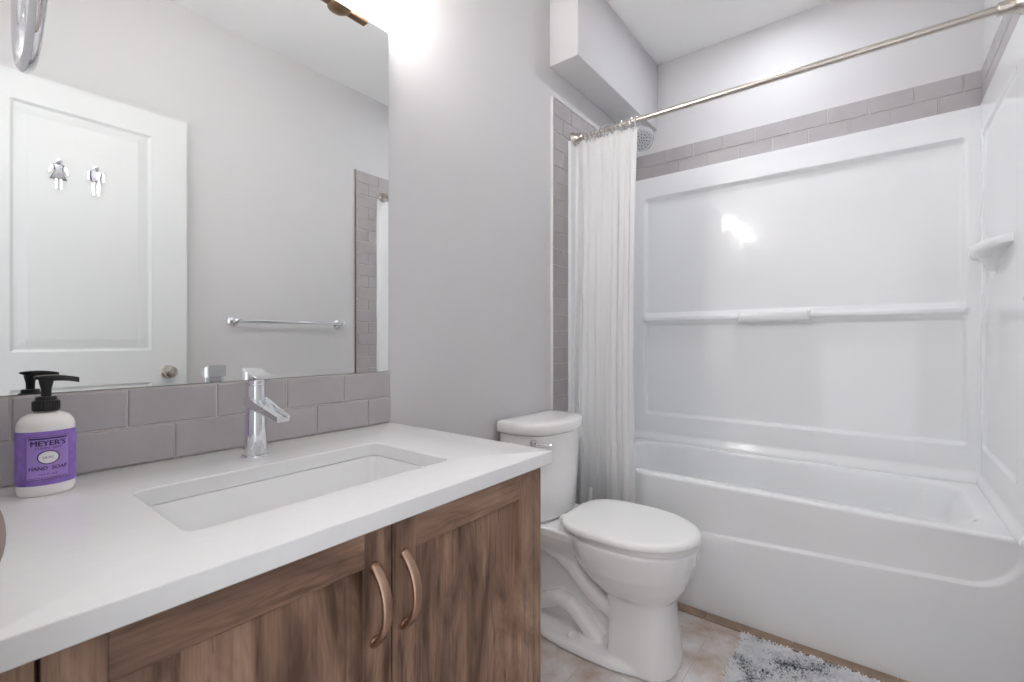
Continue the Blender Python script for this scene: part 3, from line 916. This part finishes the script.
CY_T, CY_B = 1.158, 0.836
NF = 5.5
def curtain_pt(s, z):
    """s 0..1 along the cloth from the wall end"""
    zz = (2.085 - z) / 1.96                              # 0 at top, 1 at bottom
    amp = 0.007 + 0.005 * sstep(0.02, 0.6, zz)
    ph = 2 * PI * (NF * s + 0.10 * math.sin(7 * s + 2.0 * zz))
    x = RX_ - 0.004 - 0.034 * sstep(0.05, 0.85, zz)
    dx = amp * (0.55 + 0.45 * math.sin(9.1 * s + 0.8)) * math.sin(ph) + 0.8 * amp * math.sin(0.41 * ph + 1.7 + 0.9 * zz) + 0.3 * amp * math.sin(1.83 * ph + 2.2 * zz)
    if zz > 0.55: dx = min(dx, 0.030)
    w0 = CY_T - 0.004 * math.sin(5 * zz)
    w1 = CY_B + 0.012 * math.sin(3.5 * zz + 0.4) - 0.010 * zz
    w0 = min(w0, 1.142) if z < 0.65 else w0
    y = w0 + (w1 - w0) * s + 0.007 * math.sin(2 * ph + 0.6) * sstep(0, 0.3, zz)
    return Vector((x + dx, min(y, 1.160 if z > 0.65 else 1.145), z))
b = B()
ss = [k / 260 for k in range(261)]
zc_ = lin(0.14, 2.085, 0.028)
relief(b, ss, zc_, lambda s, z: curtain_pt(s, z))
cu = obj('shower_curtain', b, 'curtain', origin=(1.96, 1.0, 0.14), smooth=True, angle=80)
md = cu.modifiers.new('thickness', 'SOLIDIFY'); md.thickness = 0.0012; md.offset = 0
tag(cu, 'white fabric shower curtain bunched at the wall end of the rod', 'shower curtain')

proto = None
for k in range(12):
    y = 1.098 - k * 0.0232
    lab = ('chrome curtain ring on the rod holding the bunched white curtain')
    if proto is None:
        b = B()
        pts = []
        for j in range(28):
            a = 2 * PI * j / 28
            pts.append((RX_ + 0.0175 * math.cos(a), y, RZ - 0.0075 + 0.0235 * math.sin(a)))
        tube(b, pts, 0.0017, 8, closed=True)
        for dz in (0.0,):
            bmesh.ops.create_uvsphere(b, u_segments=12, v_segments=8, radius=0.0042, matrix=Matrix.Translation((RX_, y, RZ + 0.0165)))
        bmesh.ops.create_uvsphere(b, u_segments=12, v_segments=8, radius=0.0055, matrix=Matrix.Translation((RX_ - 0.008, y, RZ - 0.030)))
        proto = obj('curtain_ring', b, 'chrome', origin=(RX_, y, RZ), smooth=True)
        o = proto
    else:
        o = proto.copy(); COL.objects.link(o)
        o.location.y = y
        o.rotation_euler.z = random.uniform(-0.35, 0.35)
    tag(o, lab, 'curtain ring', 'curtain rings along the rod')

sh = thing('shower_fixture', (2.37, YN, 2.21), 'round chrome shower head under the bulkhead behind the curtain', 'shower head')
b = B()
tube(b, [(2.37, YN - 0.001, 2.215), (2.37, YN - 0.05, 2.232), (2.37, YN - 0.11, 2.238), (2.37, YN - 0.155, 2.226), (2.37, YN - 0.182, 2.206)], 0.0095, 14)
lathe(b, [(0, 0), (0.03, 0), (0.029, 0.006), (0.014, 0.012), (0, 0.012)], (2.37, YN - 0.0105, 2.217), (0, -1, 0.1), 24)
obj('arm', b, 'chrome', sh, smooth=True)
hn = Vector((-0.50, -0.62, -0.60)).normalized()
hc = Vector((2.37, YN - 0.182, 2.206))
b = B()
bmesh.ops.create_uvsphere(b, u_segments=20, v_segments=12, radius=0.0155, matrix=Matrix.Translation(hc))
lathe(b, [(0, 0.005), (0.015, 0.005), (0.020, 0.014), (0.036, 0.026), (0.064, 0.036), (0.0695, 0.042), (0.0695, 0.052), (0.066, 0.055), (0.060, 0.054), (0, 0.053)], hc, hn, 40)
obj('head', b, 'chrome', sh, smooth=True)
b = B()
fc = hc + hn * 0.0525
lathe(b, [(0, 0), (0.0595, 0), (0.059, 0.003), (0.030, 0.0055), (0, 0.006)], fc, hn, 40, mat=0)
fa_, fb_ = frame_axes(hn)
for rr, cnt in ((0.0, 1), (0.014, 6), (0.029, 10), (0.045, 16)):
    for k in range(cnt):
        a = 2 * PI * k / cnt
        p = fc + hn * 0.003 + fa_ * (rr * math.cos(a)) + fb_ * (rr * math.sin(a))
        lathe(b, [(0.0036 if rr < 0.03 else 0.0026, 0), (0.0026 if rr < 0.03 else 0.002, 0.005), (0, 0.0052)], p, hn, 10, mat=1, cap=False)
obj('spray_face', b, ['face', 'rubber'], sh, smooth=True)

# ------------------------------------------------------------------ toilet
TC = 1.590
tl = thing('toilet', (TC, 0.82, 0), 'white two piece toilet with closed lid between vanity and bathtub', 'toilet')
def egg(cy_front, cy_back, hw, z, n=40, sq=2.0, back_sq=2.6, xo=0.0):
    """egg outline: front at y=cy_front (low y), back at cy_back"""
    out = []
    L = cy_back - cy_front
    my = cy_front + L * 0.52
    for k in range(n):
        a = 2 * PI * k / n
        c, s = math.cos(a), math.sin(a)
        p = sq if s < 0 else back_sq
        x = hw * math.copysign(abs(c) ** (2 / p), c)
        y = my + (my - cy_front if s < 0 else cy_back - my) * math.copysign(abs(s) ** (2 / p), s)
        out.append(Vector((TC + x + xo, y, z)))
    return out
b = B()
# bowl and front pedestal
ring_faces(b, [egg(0.522, 0.745, 0.124, 0.001, back_sq=7, sq=2.6), egg(0.522, 0.745, 0.123, 0.03, back_sq=7, sq=2.6), egg(0.532, 0.745, 0.114, 0.12, back_sq=7, sq=2.6), egg(0.540, 0.745, 0.108, 0.20, back_sq=7, sq=2.6),
               egg(0.540, 0.760, 0.108, 0.232, back_sq=5, sq=2.4), egg(0.520, 0.80, 0.128, 0.252, back_sq=3), egg(0.500, 0.85, 0.152, 0.285), egg(0.482, 0.89, 0.171, 0.330), egg(0.470, 0.91, 0.181, 0.375), egg(0.466, 0.92, 0.184, 0.41), egg(0.468, 0.92, 0.183, 0.424)], True, True, True)
# rear deck that carries the tank
def rr3(x0, x1, y0, y1, r, z, n=6): return [Vector((x, y, z)) for x, y in rrect((x0 + x1) / 2, (y0 + y1) / 2, (x1 - x0) / 2, (y1 - y0) / 2, r, n)]
ring_faces(b, [rr3(TC - 0.09, TC + 0.09, 0.80, 1.12, 0.04, 0.30), rr3(TC - 0.135, TC + 0.135, 0.80, 1.14, 0.05, 0.365), rr3(TC - 0.150, TC + 0.150, 0.80, 1.150, 0.05, 0.395), rr3(TC - 0.152, TC + 0.152, 0.80, 1.150, 0.05, 0.424)], True, True, True)
# thin web and foot plate
ring_faces(b, [rr3(TC - 0.050, TC + 0.050, 0.70, 1.08, 0.03, 0.01), rr3(TC - 0.048, TC + 0.048, 0.70, 1.08, 0.03, 0.20), rr3(TC - 0.05, TC + 0.05, 0.70, 1.10, 0.03, 0.36)], True, True, True)
ring_faces(b, [egg(0.53, 1.09, 0.152, 0.001, back_sq=3.2, sq=2.4), egg(0.53, 1.09, 0.152, 0.020, back_sq=3.2, sq=2.4), egg(0.54, 1.08, 0.144, 0.032, back_sq=3.2, sq=2.4), egg(0.58, 1.05, 0.10, 0.040, back_sq=3.2, sq=2.4)], True, True, True)
# trapway bulging out of both flanks
for s in (-1, 1):
    tube(b, [(TC + s * 0.070, 0.72, 0.165), (TC + s * 0.072, 0.77, 0.180), (TC + s * 0.074, 0.84, 0.222), (TC + s * 0.074, 0.90, 0.280), (TC + s * 0.074, 0.95, 0.310), (TC + s * 0.070, 1.02, 0.325), (TC + s * 0.060, 1.07, 0.31)], 0.031, 16)
    tube(b, [(TC + s * 0.062, 0.79, 0.03), (TC + s * 0.066, 0.825, 0.060), (TC + s * 0.068, 0.865, 0.098), (TC + s * 0.068, 0.91, 0.128), (TC + s * 0.068, 0.955, 0.132), (TC + s * 0.066, 1.0, 0.112), (TC + s * 0.06, 1.04, 0.09), (TC + s * 0.05, 1.07, 0.10)], 0.033, 16)
bmesh.ops.recalc_face_normals(b, faces=b.faces)
me = bpy.data.meshes.new('bowl'); b.to_mesh(me); b.free()
tmp = bpy.data.objects.new('bowl', me); COL.objects.link(tmp)
m1 = tmp.modifiers.new('r', 'REMESH'); m1.mode = 'VOXEL'; m1.voxel_size = 0.005; m1.use_smooth_shade = True
m2 = tmp.modifiers.new('s', 'SMOOTH'); m2.factor = 0.5; m2.iterations = 7
dg = bpy.context.evaluated_depsgraph_get(); dg.update()
me2 = bpy.data.meshes.new_from_object(tmp.evaluated_get(dg))
bpy.data.objects.remove(tmp); bpy.data.meshes.remove(me)
b = B(); b.from_mesh(me2); bpy.data.meshes.remove(me2)
obj('bowl', b, 'porcelain', tl, smooth=True, angle=80)
# seat and lid
b = B()
ring_faces(b, [egg(0.470, 0.905, 0.178, 0.425), egg(0.469, 0.907, 0.179, 0.428), egg(0.469, 0.907, 0.179, 0.438), egg(0.470, 0.905, 0.178, 0.4405)], True, True, True)
obj('seat', b, 'plastic', tl, smooth=True, angle=50)
b = B()
ring_faces(b, [egg(0.462, 0.925, 0.186, 0.4425, back_sq=3.4), egg(0.457, 0.930, 0.190, 0.4445, back_sq=3.4), egg(0.455, 0.932, 0.192, 0.450, back_sq=3.4), egg(0.456, 0.931, 0.191, 0.460, back_sq=3.4), egg(0.462, 0.924, 0.185, 0.4675, back_sq=3.4), egg(0.476, 0.91, 0.170, 0.471, back_sq=3.4), egg(0.53, 0.85, 0.11, 0.4735), egg(0.62, 0.76, 0.04, 0.4742)], True, True, True)
obj('lid', b, 'plastic', tl, smooth=True, angle=50)
for s in (-1, 1):
    b = B(); box(b, TC + s * 0.075 - 0.02, TC + s * 0.075 + 0.02, 0.915, 0.945, 0.423, 0.458, bev=0.008, seg=3)
    obj('hinge', b, 'plastic', tl, smooth=True)
# tank
def dshape(hw, yf, yb, bow_, r, z, n=18):
    """plan outline with a bowed front and rounded corners"""
    out = []
    for k in range(n + 1):
        t = -1 + 2 * k / n
        c = 1 - abs(t) ** 2.2
        rr = r * 1.5 * max(0, (abs(t) - 0.78) / 0.22) ** 2
        out.append(Vector((TC - 0.013 + t * hw, yf - bow_ * c + rr + bow_, z)))
    out += [Vector((TC - 0.013 + hw, (yf + 2 * yb) / 3, z)), Vector((TC - 0.013 + hw, yb - 0.02, z)), Vector((TC - 0.013 + hw - 0.02, yb, z)), Vector((TC - 0.013 - hw + 0.02, yb, z)), Vector((TC - 0.013 - hw, yb - 0.02, z)), Vector((TC - 0.013 - hw, (yf + 2 * yb) / 3, z))]
    return out
b = B()
TB = 1.166
ring_faces(b, [dshape(0.165, 0.975, TB - 0.01, 0.05, 0.03, 0.428), dshape(0.170, 0.965, TB, 0.055, 0.035, 0.44), dshape(0.176, 0.957, TB, 0.058, 0.035, 0.54), dshape(0.181, 0.951, TB, 0.060, 0.035, 0.66), dshape(0.184, 0.947, TB, 0.060, 0.035, 0.762)], True, True, True)
obj('tank', b, 'porcelain', tl, smooth=True, angle=60)
b = B()
ring_faces(b, [dshape(0.184, 0.945, TB + 0.002, 0.06, 0.035, 0.7635), dshape(0.194, 0.937, TB + 0.006, 0.062, 0.038, 0.767), dshape(0.197, 0.934, TB + 0.006, 0.062, 0.038, 0.775), dshape(0.197, 0.934, TB + 0.006, 0.062, 0.038, 0.798), dshape(0.194, 0.937, TB + 0.004, 0.062, 0.038, 0.806), dshape(0.184, 0.947, TB - 0.006, 0.06, 0.036, 0.8105), dshape(0.14, 0.985, TB - 0.05, 0.04, 0.02, 0.813)], True, True, True)
obj('tank_lid', b, 'porcelain', tl, smooth=True, angle=60)
b = B()
lvx, lvz = TC - 0.172, 0.737
lathe(b, [(0, -0.012), (0.015, -0.012), (0.015, 0.004), (0.011, 0.010), (0, 0.011)], (lvx, 1.003, lvz), (-0.6, -1, 0), 24)
tube(b, [(lvx - 0.008, 0.990, lvz), (lvx + 0.012, 0.973, lvz - 0.003), (lvx + 0.036, 0.954, lvz - 0.008)], [0.007, 0.006, 0.0075], 12, ell=(1, 0.7))
lv = obj('flush_lever', b, 'chrome', tl, smooth=True); lv['label'] = 'chrome flush lever'
for s in (-1, 1):
    b = B(); lathe(b, [(0.0135, -0.01), (0.0135, 0.006), (0.011, 0.014), (0.005, 0.018), (0, 0.0185)], (TC + s * 0.112, 0.885, 0.030), seg=20, cap=False)
    obj('bolt_cap', b, 'plastic', tl, smooth=True)

# toilet brush behind the toilet
tx, ty = 1.888, 1.022
br = thing('toilet_brush', (tx, ty, 0), 'white toilet brush with upright handle standing behind the toilet', 'toilet brush')
b = B(); lathe(b, [(0, 0), (0.042, 0), (0.044, 0.004), (0.040, 0.09), (0.036, 0.13), (0.033, 0.13), (0.036, 0.09), (0.036, 0.012), (0, 0.012)], (tx, ty, 0), seg=32)
obj('holder', b, 'plastic', br, smooth=True)
b = B(); lathe(b, [(0, 0.014), (0.020, 0.014), (0.026, 0.03), (0.026, 0.10), (0.020, 0.118), (0, 0.120)], (tx, ty, 0), seg=20)
obj('bristles', b, 'backing', br, smooth=True)
b = B(); lathe(b, [(0, 0.118), (0.006, 0.118), (0.006, 0.33), (0.0085, 0.36), (0.0105, 0.405), (0.0105, 0.440), (0.0085, 0.449), (0.004, 0.453), (0, 0.4535)], (tx, ty, 0), seg=18)
obj('handle', b, 'plastic', br, smooth=True)

# ------------------------------------------------------------------ shaggy bath mat
mx0, mx1, my0, my1 = 1.40, 1.930, -0.33, 0.395
bmroot = thing('bath_mat', ((mx0 + mx1) / 2, (my0 + my1) / 2, 0), 'shaggy white and grey flecked bath mat on the floor before the bathtub', 'bath mat')
b = B(); ring_faces(b, [rr3(mx0 + 0.008, mx1 - 0.008, my0 + 0.008, my1 - 0.008, 0.015, 0.0005), rr3(mx0 + 0.008, mx1 - 0.008, my0 + 0.008, my1 - 0.008, 0.015, 0.007)], True, True, True)
obj('backing', b, 'backing', bmroot)
verts, faces = [], []
N = 17000
rnd = random.Random(3)
for k in range(N):
    x, y = rnd.uniform(mx0 + 0.006, mx1 - 0.006), rnd.uniform(my0 + 0.006, my1 - 0.006)
    a = rnd.uniform(0, 2 * PI); ln = rnd.uniform(0.012, 0.022); h = rnd.uniform(0.010, 0.018); r = rnd.uniform(0.0017, 0.0028)
    dx, dy = math.cos(a), math.sin(a)
    i0 = len(verts)
    for t, rr in ((0, r), (0.5, r * 1.15), (1.0, r * 0.7)):
        cx, cy, cz = x + dx * ln * t * t, y + dy * ln * t * t, 0.006 + h * (t - 0.22 * t * t)
        cx = min(max(cx, mx0), mx1 + 0.002); cy = min(max(cy, my0), my1 + 0.006)
        for q in range(3):
            w = 2 * PI * q / 3 + a
            verts.append((cx + rr * math.cos(w), cy + rr * math.sin(w), cz + (rr * 0.4 if q == 0 else 0)))
    for s in (0, 3):
        for q in range(3):
            faces.append((i0 + s + q, i0 + s + (q + 1) % 3, i0 + s + 3 + (q + 1) % 3, i0 + s + 3 + q))
    faces.append((i0 + 6, i0 + 7, i0 + 8))
me = bpy.data.meshes.new('pile')
me.from_pydata([(Vector(v) - Vector(bmroot.location))[:] for v in verts], [], faces)
me.materials.append(M['pile'])
po = bpy.data.objects.new('pile', me); COL.objects.link(po); po.parent = bmroot
po['kind'] = 'stuff'
